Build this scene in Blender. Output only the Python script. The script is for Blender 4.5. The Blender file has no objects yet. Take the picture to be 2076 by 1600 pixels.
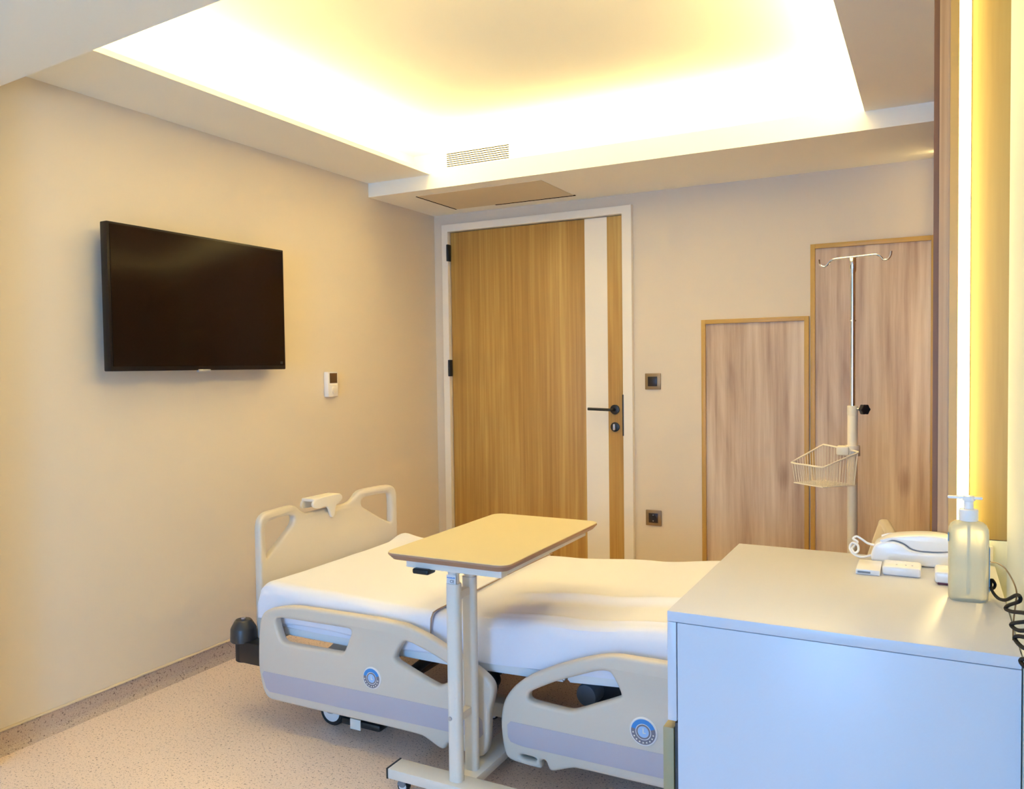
import bpy, bmesh, math, random
from mathutils import Vector, Matrix, noise
random.seed(4)
S = bpy.context.scene
COL = S.collection

# ------------------------------------------------------------------ camera
F_PX = 1636.405
cam_d = bpy.data.cameras.new('camera')
cam_d.sensor_fit = 'HORIZONTAL'; cam_d.sensor_width = 36.0
cam_d.lens = F_PX/2076*36.0
cam_d.clip_start = 0.02
cam = bpy.data.objects.new('camera', cam_d); COL.objects.link(cam)
_r = Vector((0.88598495, 0.4635249, -0.01324168))
_u = Vector((-0.004391, 0.03694059, 0.99930782))
_f = Vector((-0.46369321, 0.88531354, -0.03476414))
M = Matrix((( _r.x, _u.x, -_f.x, 2.75), (_r.y, _u.y, -_f.y, -4.242), (_r.z, _u.z, -_f.z, 1.265), (0, 0, 0, 1)))
cam.matrix_world = M
S.camera = cam

# ------------------------------------------------------------------ colour management, world
S.view_settings.view_transform = 'Standard'
S.view_settings.look = 'None'
S.view_settings.gamma = 1.0
S.view_settings.use_curve_mapping = False
S.view_settings.exposure = 0.0
S.cycles.use_denoising = True
S.cycles.max_bounces = 10
S.cycles.diffuse_bounces = 6
S.cycles.sample_clamp_indirect = 40.0

W = bpy.data.worlds.new('World'); S.world = W; W.use_nodes = True
W.node_tree.nodes['Background'].inputs[0].default_value = (0.234, 0.526, 1.0, 1)
W.node_tree.nodes['Background'].inputs[1].default_value = 1.2

LED_COL = (1.0, 0.774, 0.31)
DAY_COL = (0.219, 0.497, 1.0)

def area(name, loc, rot, sx, sy, power, col, spread=180):
    l = bpy.data.lights.new(name, 'AREA'); l.shape = 'RECTANGLE'
    l.size = sx; l.size_y = sy; l.energy = power; l.color = col
    l.spread = math.radians(spread)
    o = bpy.data.objects.new(name, l); COL.objects.link(o)
    o.location = loc; o.rotation_euler = rot
    return o
PI = math.pi
# daylight through the window behind the photographer
area('daylight', (2.10, -7.43, 1.20), (PI/2, 0, 0), 0.95, 1.6, 109, DAY_COL)
# LED tape lying in the cove behind its lip, tipped towards the middle of the ceiling
TILT = math.radians(22)
area('cove_tape', (0.345, -1.65, 2.289), (PI, TILT, 0), 0.015, 2.0, 17.8, LED_COL)
area('cove_tape', (2.555, -1.65, 2.289), (PI, -TILT, 0), 0.015, 2.0, 17.8, LED_COL)
area('cove_tape', (1.45, -0.622, 2.289), (PI+TILT, 0, 0), 2.05, 0.015, 15, LED_COL)
area('cove_tape', (1.45, -2.775, 2.289), (PI-TILT, 0, -0.078), 2.0, 0.015, 15.5, LED_COL)
# tape sunk in the groove of the oak wall beside the tall panel, facing the bed
area('groove_tape', (2.7555, -0.14, 1.25), (0, PI/2, 0), 1.9, 0.02, 1.2, LED_COL)

# ------------------------------------------------------------------ materials
def srgb(r, g, b):
    def c(v):
        v /= 255.0
        return v/12.92 if v <= 0.04045 else ((v+0.055)/1.055)**2.4
    return (c(r), c(g), c(b), 1)

def mat(name, col, rough=0.5, metal=0.0, bump=0.0, bscale=200, coat=0.0, var=0.0, **kw):
    m = bpy.data.materials.new(name); m.use_nodes = True
    nt = m.node_tree; b = nt.nodes['Principled BSDF']
    b.inputs['Base Color'].default_value = col
    b.inputs['Roughness'].default_value = rough
    b.inputs['Metallic'].default_value = metal
    b.inputs['Coat Weight'].default_value = coat
    for k, v in kw.items():
        b.inputs[k.replace('_', ' ')].default_value = v
    tc = nt.nodes.new('ShaderNodeTexCoord')
    n = nt.nodes.new('ShaderNodeTexNoise'); n.inputs['Scale'].default_value = bscale
    n.inputs['Detail'].default_value = 4
    nt.links.new(tc.outputs['Object'], n.inputs['Vector'])
    if bump:
        bp = nt.nodes.new('ShaderNodeBump'); bp.inputs['Strength'].default_value = bump
        bp.inputs['Distance'].default_value = 0.002
        nt.links.new(n.outputs['Fac'], bp.inputs['Height'])
        nt.links.new(bp.outputs['Normal'], b.inputs['Normal'])
    if var:
        n2 = nt.nodes.new('ShaderNodeTexNoise'); n2.inputs['Scale'].default_value = 3
        nt.links.new(tc.outputs['Object'], n2.inputs['Vector'])
        mx = nt.nodes.new('ShaderNodeMix'); mx.data_type = 'RGBA'
        mx.inputs['A'].default_value = tuple(c*(1-var) for c in col[:3])+(1,)
        mx.inputs['B'].default_value = tuple(min(1, c*(1+var)) for c in col[:3])+(1,)
        nt.links.new(n2.outputs['Fac'], mx.inputs['Factor'])
        nt.links.new(mx.outputs['Result'], b.inputs['Base Color'])
    return m

def wood(name, dark, mid, light, sx=60, sz=1.6, rough=0.45, contrast=(0.3, 0.5, 0.72), big=2.2, bigamt=0.5, knots=0.0, axis=2):
    """vertical grained laminate; axis = direction of the grain"""
    m = bpy.data.materials.new(name); m.use_nodes = True
    nt = m.node_tree; L = nt.links; b = nt.nodes['Principled BSDF']
    b.inputs['Roughness'].default_value = rough
    tc = nt.nodes.new('ShaderNodeTexCoord')
    def mapped(s_cross, s_along):
        mp = nt.nodes.new('ShaderNodeMapping'); sc = [s_cross]*3; sc[axis] = s_along
        mp.inputs['Scale'].default_value = sc
        L.new(tc.outputs['Object'], mp.inputs['Vector']); return mp
    fine = nt.nodes.new('ShaderNodeTexNoise'); fine.inputs['Scale'].default_value = 1
    fine.inputs['Detail'].default_value = 6; fine.inputs['Roughness'].default_value = 0.65
    L.new(mapped(sx, sz).outputs[0], fine.inputs['Vector'])
    bg = nt.nodes.new('ShaderNodeTexNoise'); bg.inputs['Scale'].default_value = 1
    bg.inputs['Detail'].default_value = 3; bg.inputs['Distortion'].default_value = 1.2
    L.new(mapped(sx*0.12, sz*0.45*big/2.2).outputs[0], bg.inputs['Vector'])
    mx = nt.nodes.new('ShaderNodeMix'); mx.data_type = 'FLOAT'; mx.inputs[0].default_value = bigamt
    L.new(fine.outputs['Fac'], mx.inputs[2]); L.new(bg.outputs['Fac'], mx.inputs[3])
    src = mx.outputs[0]
    if knots:
        vo = nt.nodes.new('ShaderNodeTexVoronoi'); vo.inputs['Scale'].default_value = 1
        L.new(mapped(4.2, 1.7).outputs[0], vo.inputs['Vector'])
        mr = nt.nodes.new('ShaderNodeMapRange'); mr.inputs[1].default_value = 0.0; mr.inputs[2].default_value = 0.2
        mr.inputs[3].default_value = -knots; mr.inputs[4].default_value = 0.0
        L.new(vo.outputs['Distance'], mr.inputs[0])
        ad = nt.nodes.new('ShaderNodeMath'); ad.operation = 'ADD'
        L.new(src, ad.inputs[0]); L.new(mr.outputs[0], ad.inputs[1]); src = ad.outputs[0]
    cr = nt.nodes.new('ShaderNodeValToRGB'); e = cr.color_ramp.elements
    e[0].position = contrast[0]; e[0].color = dark; e[1].position = contrast[2]; e[1].color = light
    k = cr.color_ramp.elements.new(contrast[1]); k.color = mid
    L.new(src, cr.inputs[0]); L.new(cr.outputs[0], b.inputs['Base Color'])
    bp = nt.nodes.new('ShaderNodeBump'); bp.inputs['Strength'].default_value = 0.08; bp.inputs['Distance'].default_value = 0.001
    L.new(fine.outputs['Fac'], bp.inputs['Height']); L.new(bp.outputs[0], b.inputs['Normal'])
    return m

def speckle(name, base, fleck_d, fleck_l, rough=0.45):
    m = bpy.data.materials.new(name); m.use_nodes = True
    nt = m.node_tree; L = nt.links; b = nt.nodes['Principled BSDF']
    b.inputs['Roughness'].default_value = rough
    tc = nt.nodes.new('ShaderNodeTexCoord')
    cur = None
    rgb = nt.nodes.new('ShaderNodeRGB'); rgb.outputs[0].default_value = base; cur = rgb.outputs[0]
    for sc, lo, hi, col, amt in ((130, 0.62, 0.68, fleck_d, 0.8), (240, 0.60, 0.68, fleck_d, 0.6), (210, 0.60, 0.68, fleck_l, 0.6)):
        n = nt.nodes.new('ShaderNodeTexNoise'); n.inputs['Scale'].default_value = sc; n.inputs['Detail'].default_value = 1.5
        L.new(tc.outputs['Object'], n.inputs['Vector'])
        mr = nt.nodes.new('ShaderNodeMapRange'); mr.inputs[1].default_value = lo; mr.inputs[2].default_value = hi
        mr.inputs[4].default_value = amt
        L.new(n.outputs['Fac'], mr.inputs[0])
        mx = nt.nodes.new('ShaderNodeMix'); mx.data_type = 'RGBA'
        L.new(mr.outputs[0], mx.inputs['Factor']); L.new(cur, mx.inputs['A']); mx.inputs['B'].default_value = col
        cur = mx.outputs['Result']
    L.new(cur, b.inputs['Base Color'])
    return m

def emis(name, col, st):
    m = bpy.data.materials.new(name); m.use_nodes = True
    b = m.node_tree.nodes['Principled BSDF']
    b.inputs['Base Color'].default_value = (0.9, 0.9, 0.9, 1)
    b.inputs['Emission Color'].default_value = col; b.inputs['Emission Strength'].default_value = st
    return m

WALL = mat('wall_paint', srgb(226, 213, 196), 0.85, bump=0.05, bscale=350)
CEIL = mat('ceiling_paint', srgb(248, 245, 236), 0.9, bump=0.03, bscale=300)
WALLC = mat('cream_cladding', srgb(232, 232, 214), 0.55, bump=0.02)
FLOOR = speckle('speckled_vinyl', srgb(243, 221, 206), srgb(139, 114, 105), srgb(243, 225, 213))
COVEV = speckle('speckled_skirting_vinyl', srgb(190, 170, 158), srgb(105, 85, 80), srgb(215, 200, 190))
CAP = mat('skirting_cap', srgb(226, 206, 170), 0.5)
DOORW = wood('door_oak', srgb(155, 113, 58), srgb(186, 145, 78), srgb(213, 179, 107), sx=70, sz=1.0, bigamt=0.5)
PANELW = wood('knotty_oak_panel', srgb(145, 112, 90), srgb(199, 173, 148), srgb(226, 207, 185), sx=34, sz=1.3, bigamt=0.6, knots=0.26, contrast=(0.30, 0.47, 0.62))
WARMW = wood('honey_oak_panel', srgb(129, 99, 52), srgb(161, 134, 76), srgb(175, 154, 93), sx=40, sz=1.2, bigamt=0.6, knots=0.25, contrast=(0.2, 0.45, 0.7))
FINW = wood('pale_oak_edge', srgb(160, 120, 80), srgb(188, 150, 108), srgb(206, 170, 128), sx=120, sz=1.2)
GOLD = mat('gold_oak_trim', srgb(196, 156, 84), 0.4, bump=0.05, bscale=90)
BROWN = mat('dark_brown_edge', srgb(120, 78, 44), 0.5)
WHITEP = mat('white_lacquer', srgb(241, 235, 226), 0.45, bump=0.01)
CABW = mat('white_melamine', srgb(209, 208, 218), 0.32, bump=0.01)
BEDP = mat('beige_bed_plastic', srgb(212, 202, 190), 0.42, bump=0.02, bscale=500)
STRIPE = mat('lilac_grey_inlay', srgb(186, 180, 192), 0.5)
STEELW = mat('cream_painted_steel', srgb(228, 222, 214), 0.35)
DECKW = mat('white_deck_plastic', srgb(232, 232, 234), 0.4)
SHEET = mat('white_cotton', srgb(233, 234, 247), 0.85, bump=0.25, bscale=900, Sheen_Weight=0.15)
SEAM = mat('grey_stitching', srgb(168, 146, 128), 0.9)
BLACKP = mat('black_plastic', srgb(30, 31, 34), 0.35)
DARKM = mat('dark_steel', srgb(58, 56, 60), 0.45)
GREYP = mat('grey_plastic', srgb(126, 132, 142), 0.4)
RUBBER = mat('black_rubber', srgb(26, 27, 30), 0.6)
TABLET = mat('straw_laminate', srgb(212, 199, 164), 0.4)
MDF = mat('brown_mdf_edge', srgb(168, 130, 104), 0.6, bump=0.05)
SCREEN = mat('tv_glass', srgb(34, 23, 14), 0.2, Specular_IOR_Level=0.07)
BEZEL = mat('tv_bezel', srgb(28, 22, 20), 0.35, Specular_IOR_Level=0.25)
SILVER = mat('silver_plastic', srgb(190, 190, 196), 0.3, metal=0.6)
CHROME = mat('chrome', (0.85, 0.84, 0.82, 1), 0.1, metal=1.0)
BRONZE = mat('bronze_plate', srgb(150, 124, 90), 0.38, metal=0.35)
DARKB = mat('dark_brown_insert', srgb(38, 28, 22), 0.35)
BLUE = mat('blue_print', srgb(60, 140, 215), 0.4)
LBLUE = mat('pale_blue_print', srgb(165, 200, 240), 0.4)
GREYD = mat('grey_print', srgb(128, 124, 136), 0.4)
PHONEW = mat('white_phone_plastic', srgb(240, 236, 236), 0.22)
WIREC = mat('cream_coated_wire', srgb(240, 228, 204), 0.4)
BROWNWIRE = mat('brown_cable', srgb(120, 90, 50), 0.5)
LEDM = emis('led_diffuser', (1.0, 0.80, 0.30, 1), 18.0)
LCD = mat('lcd_screen', srgb(104, 76, 50), 0.2)
VENTD = mat('vent_dark', srgb(14, 9, 6), 0.95, Specular_IOR_Level=0.0)
REDM = mat('dark_red_rubber', srgb(110, 40, 50), 0.5)
TAUPE = mat('taupe_front', srgb(168, 150, 112), 0.5)
BOTTLE = mat('translucent_bottle', srgb(246, 236, 206), 0.35, Transmission_Weight=0.55, IOR=1.25)
GLASS = mat('window_glass', (0.95, 0.98, 1, 1), 0.02, Transmission_Weight=1.0, IOR=1.45)

# ------------------------------------------------------------------ mesh helpers
def bm_box(bm, x0, x1, y0, y1, z0, z1, bev=0.0, seg=2):
    t = bmesh.new()
    vs = [t.verts.new((x, y, z)) for x in (x0, x1) for y in (y0, y1) for z in (z0, z1)]
    for q in ((0, 1, 3, 2), (4, 6, 7, 5), (0, 4, 5, 1), (2, 3, 7, 6), (0, 2, 6, 4), (1, 5, 7, 3)):
        t.faces.new([vs[i] for i in q])
    bmesh.ops.recalc_face_normals(t, faces=t.faces)
    if bev:
        bmesh.ops.bevel(t, geom=list(t.edges), offset=bev, segments=seg, profile=0.5, affect='EDGES')
    merge(bm, t)

def merge(bm, t):
    me = bpy.data.meshes.new('tmp'); t.to_mesh(me); t.free()
    bm.from_mesh(me); bpy.data.meshes.remove(me)

def bm_cyl(bm, p0, p1, r0, r1=None, seg=24, bev=0.0, caps=True):
    r1 = r0 if r1 is None else r1
    p0, p1 = Vector(p0), Vector(p1); d = p1-p0
    t = bmesh.new()
    bmesh.ops.create_cone(t, cap_ends=caps, segments=seg, radius1=r0, radius2=r1, depth=d.length)
    if bev:
        es = [e for e in t.edges if abs(e.verts[0].co.z-e.verts[1].co.z) < 1e-6]
        bmesh.ops.bevel(t, geom=es, offset=bev, segments=2, profile=0.5, affect='EDGES')
    q = d.to_track_quat('Z', 'Y').to_matrix().to_4x4()
    bmesh.ops.transform(t, matrix=Matrix.Translation((p0+p1)/2) @ q, verts=t.verts)
    merge(bm, t)

def bm_lathe(bm, prof, c, seg=32, axis='Z', sx=1.0, sy=1.0):
    """prof: list of (r, h) ; revolve about axis through c"""
    t = bmesh.new(); rings = []
    for r, h in prof:
        ring = []
        for i in range(seg):
            a = 2*PI*i/seg
            p = (r*math.cos(a)*sx, r*math.sin(a)*sy, h)
            if axis == 'Y': p = (p[0], h, p[1])
            if axis == 'X': p = (h, p[0], p[1])
            ring.append(t.verts.new((c[0]+p[0], c[1]+p[1], c[2]+p[2])))
        rings.append(ring)
    for a, b in zip(rings, rings[1:]):
        for i in range(seg):
            t.faces.new((a[i], a[(i+1) % seg], b[(i+1) % seg], b[i]))
    t.faces.new(rings[0]); t.faces.new(rings[-1])
    bmesh.ops.recalc_face_normals(t, faces=t.faces)
    merge(bm, t)

def catmull(pts, n=6, closed=False):
    pts = [Vector(p) for p in pts]; out = []
    N = len(pts)
    rng = range(N if closed else N-1)
    for i in rng:
        g = (lambda k: pts[k % N]) if closed else (lambda k: pts[max(0, min(N-1, k))])
        p0, p1, p2, p3 = g(i-1), g(i), g(i+1), g(i+2)
        for s in range(n):
            t = s/n
            out.append(0.5*((2*p1)+(-p0+p2)*t+(2*p0-5*p1+4*p2-p3)*t*t+(-p0+3*p1-3*p2+p3)*t**3))
    if not closed: out.append(pts[-1])
    return out

def bm_tube(bm, pts, r, seg=8, smooth=0, closed=False, radii=None):
    pts = catmull(pts, smooth, closed) if smooth else [Vector(p) for p in pts]
    t = bmesh.new(); rings = []; N = len(pts)
    prev = None
    for i, p in enumerate(pts):
        if closed: d = pts[(i+1) % N]-pts[i-1]
        else: d = pts[min(N-1, i+1)]-pts[max(0, i-1)]
        d = d.normalized() if d.length > 1e-9 else Vector((0, 0, 1))
        if prev is None:
            a = d.orthogonal().normalized()
        else:
            a = prev-d*prev.dot(d)
            a = a.normalized() if a.length > 1e-6 else d.orthogonal().normalized()
        prev = a; b = d.cross(a)
        rr = radii[i] if radii else r
        rings.append([t.verts.new(p+(a*math.cos(2*PI*k/seg)+b*math.sin(2*PI*k/seg))*rr) for k in range(seg)])
    pairs = list(zip(rings, rings[1:]))
    if closed: pairs.append((rings[-1], rings[0]))
    for A, B in pairs:
        for k in range(seg):
            t.faces.new((A[k], A[(k+1) % seg], B[(k+1) % seg], B[k]))
    if not closed:
        t.faces.new(rings[0]); t.faces.new(rings[-1])
    bmesh.ops.recalc_face_normals(t, faces=t.faces)
    merge(bm, t)

def rounded(poly, k=0.25, it=2, skip=()):
    """cut the corners of a closed polygon"""
    P = [Vector(p) for p in poly]
    for _ in range(it):
        out = []
        n = len(P)
        for i in range(n):
            a, b = P[i], P[(i+1) % n]
            kk = min(k, 0.012/max((b-a).length, 1e-6)) if _ == 0 else k
            out += [a.lerp(b, kk), a.lerp(b, 1-kk)]
        P = out
    return P

def bm_plate(bm, outer, holes, thick, bev, tf):
    """filled 2-D outline with holes, extruded (centred on 0) and bevelled; tf maps (u,v,w) to xyz"""
    cu = bpy.data.curves.new('tmp', 'CURVE'); cu.dimensions = '2D'; cu.fill_mode = 'BOTH'
    for poly in [outer]+list(holes):
        sp = cu.splines.new('POLY'); sp.points.add(len(poly)-1); sp.use_cyclic_u = True
        for q, p in zip(sp.points, poly): q.co = (p[0], p[1], 0, 1)
    cu.extrude = max(thick/2-bev, 0.0001); cu.bevel_depth = bev; cu.bevel_resolution = 3; cu.offset = -bev
    o = bpy.data.objects.new('tmp', cu); COL.objects.link(o)
    dg = bpy.context.evaluated_depsgraph_get(); dg.update()
    me = bpy.data.meshes.new_from_object(o.evaluated_get(dg))
    bpy.data.objects.remove(o); bpy.data.curves.remove(cu)
    t = bmesh.new(); t.from_mesh(me); bpy.data.meshes.remove(me)
    bmesh.ops.remove_doubles(t, verts=t.verts, dist=1e-5)
    for v in t.verts: v.co = Vector(tf(v.co.x, v.co.y, v.co.z))
    bmesh.ops.recalc_face_normals(t, faces=t.faces)
    merge(bm, t)

XZ = lambda y: (lambda u, v, w: (u, y+w, v))
YZ = lambda x: (lambda u, v, w: (x+w, u, v))
XY = lambda z: (lambda u, v, w: (u, v, z+w))

def obj(name, bm, m, parent=None, smooth=True, base=None):
    me = bpy.data.meshes.new(name)
    if parent is not None:
        root = parent
        off = Vector(parent['_base'])
    elif base is not None:
        off = Vector(base)
    else:
        xs = [v.co for v in bm.verts]
        off = Vector(((min(v.x for v in xs)+max(v.x for v in xs))/2, (min(v.y for v in xs)+max(v.y for v in xs))/2, min(v.z for v in xs)))
    bmesh.ops.translate(bm, vec=-off, verts=bm.verts)
    bm.to_mesh(me); bm.free()
    o = bpy.data.objects.new(name, me); COL.objects.link(o)
    me.materials.append(m)
    if smooth:
        for p in me.polygons: p.use_smooth = True
        me.set_sharp_from_angle(angle=math.radians(35))
    if parent is not None: o.parent = parent
    else: o.location = off
    o['_base'] = tuple(off)
    return o

def thing(name, label, cat, base, group=None):
    o = bpy.data.objects.new(name, None); COL.objects.link(o); o.location = base
    o.empty_display_size = 0.05
    o['_base'] = tuple(base); o['label'] = label; o['category'] = cat
    if group: o['group'] = group
    return o

def tag(o, label, cat, group=None, kind=None):
    o['label'] = label; o['category'] = cat
    if group: o['group'] = group
    if kind: o['kind'] = kind
    return o

def struct(name, bm, m, label=None, cat=None, smooth=False, base=(0, 0, 0)):
    o = obj(name, bm, m, None, smooth, base); o['kind'] = 'structure'
    if label: o['label'] = label
    if cat: o['category'] = cat
    return o

def box(name, m, parent, *a, bev=0.0, **k):
    bm = bmesh.new(); bm_box(bm, *a, bev=bev); return obj(name, bm, m, parent, **k)

def boxes(lst, bev=0.0):
    bm = bmesh.new()
    for a in lst: bm_box(bm, *a, bev=bev)
    return bm

# ------------------------------------------------------------------ room shell
struct('floor', boxes([(-0.15, 3.2, -7.7, 0.15, -0.1, 0.0)]), FLOOR, 'speckled beige vinyl floor', 'floor')
struct('wall_left', boxes([(-0.15, 0.0, -7.7, 0.15, 0, 2.7)]), WALL, 'plain beige painted wall behind the television', 'wall')
struct('wall_back', boxes([(0.0, 0.0707, 0.0, 0.15, 0, 2.7), (1.2876, 3.2, 0.0, 0.15, 0, 2.7), (0.0707, 1.2876, 0.0, 0.15, 2.135, 2.7),
                           (0.0707, 1.2876, 0.12, 0.15, 0, 2.135)]), WALL, 'plain beige painted wall around the door', 'wall')
# bed-head wall box with its timber end
struct('wall_head', boxes([(2.757, 3.2, -2.262, 0.0, 0, 2.7)]), FINW, 'oak clad wall at the head of the bed', 'wall')
struct('wall_right', boxes([(2.867, 3.2, -7.7, -2.55, 0, 2.7), (2.975, 3.2, -2.55, -2.262, 0, 2.7)]), WALLC, 'cream wall to the right of the cabinet', 'wall')
struct('wall_rear', boxes([(0, 0.45, -7.7, -7.5, 0, 2.7), (2.72, 2.867, -7.7, -7.5, 0, 2.7), (0.45, 2.72, -7.7, -7.5, 0, 0.25),
                           (0.45, 2.72, -7.7, -7.5, 2.15, 2.7)]), WALL, 'wall with the window behind the photographer', 'wall')
bm = boxes([(0.45, 0.5, -7.65, -7.55, 0.25, 2.15), (2.67, 2.72, -7.65, -7.55, 0.25, 2.15), (0.5, 2.67, -7.65, -7.55, 0.25, 0.3),
            (0.5, 2.67, -7.65, -7.55, 2.10, 2.15), (1.56, 1.61, -7.65, -7.55, 0.3, 2.1)])
wd = struct('window_1', bm, WHITEP, 'white framed window behind the photographer', 'window', base=(1.585, -7.6, 0.25))
wg = box('window_pane', GLASS, wd, 0.5, 2.67, -7.605, -7.595, 0.3, 2.1)

# ceiling: raised centre with cove, soffits around it
struct('ceiling', boxes([(-0.15, 3.2, -7.7, 0.15, 2.46, 2.7)]), CEIL, 'raised central ceiling above the light cove', 'ceiling')
struct('trim_1', boxes([(0.0, 0.404, -2.90, -0.654, 2.275, 2.283), (0.392, 0.404, -2.90, -0.654, 2.283, 2.295), (0.0, 0.13, -2.90, -0.40, 2.283, 2.46)]), CEIL, 'left ceiling soffit beside the cove', 'soffit')
struct('trim_2', boxes([(2.495, 2.757, -2.90, -0.654, 2.275, 2.283), (2.495, 2.507, -2.90, -0.654, 2.283, 2.295), (2.72, 2.757, -2.90, -0.40, 2.283, 2.46)]), CEIL, 'right ceiling soffit beside the cove', 'soffit')
struct('trim_3', boxes([(0.0, 2.757, -0.654, 0.0, 2.2, 2.283), (0.0, 2.757, -0.654, -0.642, 2.283, 2.295), (0.0, 2.757, -0.40, 0.0, 2.283, 2.46)]), CEIL, 'dropped ceiling box above the door', 'soffit')
bm = bmesh.new()
for ya, yb, z0, z1, dd in ((-2.645, -2.890, 2.2, 2.275, 0), (-2.600, -2.832, 2.275, 2.283, 0), (-2.600, -2.832, 2.283, 2.295, 0.012), (-2.96, -3.16, 2.283, 2.46, 0)):
    t = bmesh.new(); vs = [(0, ya), (2.975, yb), (2.975, yb-dd if dd else -7.5), (0, ya-dd if dd else -7.5)]
    lo = [t.verts.new((x, y, z0)) for x, y in vs]; hi = [t.verts.new((x, y, z1)) for x, y in vs]
    t.faces.new(lo); t.faces.new(hi)
    for i in range(4): t.faces.new((lo[i], lo[(i+1) % 4], hi[(i+1) % 4], hi[i]))
    bmesh.ops.recalc_face_normals(t, faces=t.faces); merge(bm, t)
struct('trim_4', bm, CEIL, 'lower ceiling soffit at the near end of the room', 'soffit')
struct('trim_5', boxes([(0.0, 0.09, -3.3, -2.755, 0, 2.2)]), WALL, 'unseen shallow pier added to shade the near end of the left wall', 'pier')  # added out of view, sized so its shadow edge falls on the left wall
# baseboards: coved vinyl with a cream cap strip
def coved(name, pts_fn, a0, a1, label):
    prof = [(0.0, 0.073), (0.004, 0.073), (0.005, 0.03), (0.009, 0.017), (0.018, 0.007), (0.03, 0.002), (0.032, 0.0), (0.0, 0.0)]
    bm = bmesh.new(); A = [bm.verts.new(pts_fn(a0, d, z)) for d, z in prof]; B = [bm.verts.new(pts_fn(a1, d, z)) for d, z in prof]
    n = len(prof)
    for i in range(n): bm.faces.new((A[i], A[(i+1) % n], B[(i+1) % n], B[i]))
    bm.faces.new(A); bm.faces.new(B); bmesh.ops.recalc_face_normals(bm, faces=bm.faces)
    o = struct(name, bm, COVEV, label, 'baseboard', smooth=True)
    bm = bmesh.new()
    p0 = pts_fn(a0, 0, 0.073); p1 = pts_fn(a1, 0.009, 0.081)
    bm_box(bm, min(p0[0], p1[0]), max(p0[0], p1[0]), min(p0[1], p1[1]), max(p0[1], p1[1]), 0.073, 0.081, bev=0.002)
    obj('cap_strip', bm, CAP, o)
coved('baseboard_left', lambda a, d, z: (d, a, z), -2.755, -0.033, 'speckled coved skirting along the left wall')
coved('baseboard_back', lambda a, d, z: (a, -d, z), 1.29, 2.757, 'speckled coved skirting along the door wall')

# ------------------------------------------------------------------ door
dr = thing('door_1', 'oak veneered door with a white vertical stripe and black lever handle', 'door', (0.672, 0, 0))
dr['kind'] = 'structure'
bm = bmesh.new()
out = [(0.0707, 0), (0.0707, 2.135), (1.2876, 2.135), (1.2876, 0), (1.232, 0), (1.232, 2.091), (0.113, 2.091), (0.113, 0)]
bm_plate(bm, out, [], 0.05, 0.003, XZ(-0.005))
obj('door_frame', bm, WHITEP, dr)
# leaf in three vertical bands
bm = boxes([(0.117, 1.002, 0.0, 0.04, 0.008, 2.087)], 0.001)
obj('door_leaf', bm, DOORW, dr)
box('white_stripe', WHITEP, dr, 1.002, 1.1355, -0.0005, 0.04, 0.008, 2.087)
box('lock_stile', DOORW, dr, 1.1355, 1.2275, 0.0, 0.04, 0.008, 2.087)
box('door_rebate', DARKM, dr, 0.113, 1.232, 0.041, 0.06, 0.0, 2.091)
for z0, z1 in ((1.912, 2.014), (1.209, 1.310)):
    bm = bmesh.new(); bm_box(bm, 0.106, 0.120, -0.036, 0.0, z0, z1, bev=0.003); obj('hinge', bm, BLACKP, dr)
bm = bmesh.new()
bm_cyl(bm, (1.176, 0.0, 1.018), (1.176, -0.012, 1.018), 0.027, bev=0.002)
hp = obj('handle_rose', bm, BLACKP, dr)
bm = bmesh.new()
bm_tube(bm, [(1.176, -0.01, 1.018), (1.176, -0.045, 1.018), (1.168, -0.056, 1.018), (1.15, -0.058, 1.019), (1.036, -0.058, 1.022)], 0.0078, 12, smooth=4)
obj('lever', bm, BLACKP, hp)
bm = bmesh.new()
bm_cyl(bm, (1.176, 0.0, 0.921), (1.176, -0.01, 0.921), 0.026, bev=0.002)
tp = obj('lock_rose', bm, BLACKP, dr)
bm = bmesh.new(); bm_box(bm, 1.170, 1.182, -0.028, -0.008, 0.904, 0.938, bev=0.003); obj('thumb_turn', bm, SILVER, tp)
box('strike_plate', BLACKP, dr, 1.2285, 1.236, -0.033, 0.0, 0.874, 1.102, bev=0.002)

# ------------------------------------------------------------------ timber wall panels on the back wall
def wall_panel(x0, x1, z0, z1, label):
    t = thing('wall_panel', label, 'wall panel', ((x0+x1)/2, 0, z0), 'oak wall panels')
    box('panel_board', PANELW, t, x0+0.02, x1-0.02, -0.008, 0.0, z0+0.02, z1-0.02)
    w = 0.022
    for nm, a in (('edge_trim', (x0, x0+w, -0.022, 0, z0, z1)), ('edge_trim', (x1-w, x1, -0.022, 0, z0, z1)),
                  ('edge_trim', (x0+w, x1-w, -0.022, 0, z1-w, z1)), ('edge_trim', (x0+w, x1-w, -0.022, 0, z0, z0+w))):
        box(nm, GOLD, t, *a, bev=0.0015)
    return t
wall_panel(1.664, 2.199, 0.185, 1.495, 'lower knotty oak wall panel with gold edging next to the light switch')
wall_panel(2.206, 2.756, 0.185, 1.845, 'taller knotty oak wall panel with gold edging behind the drip stand')

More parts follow.
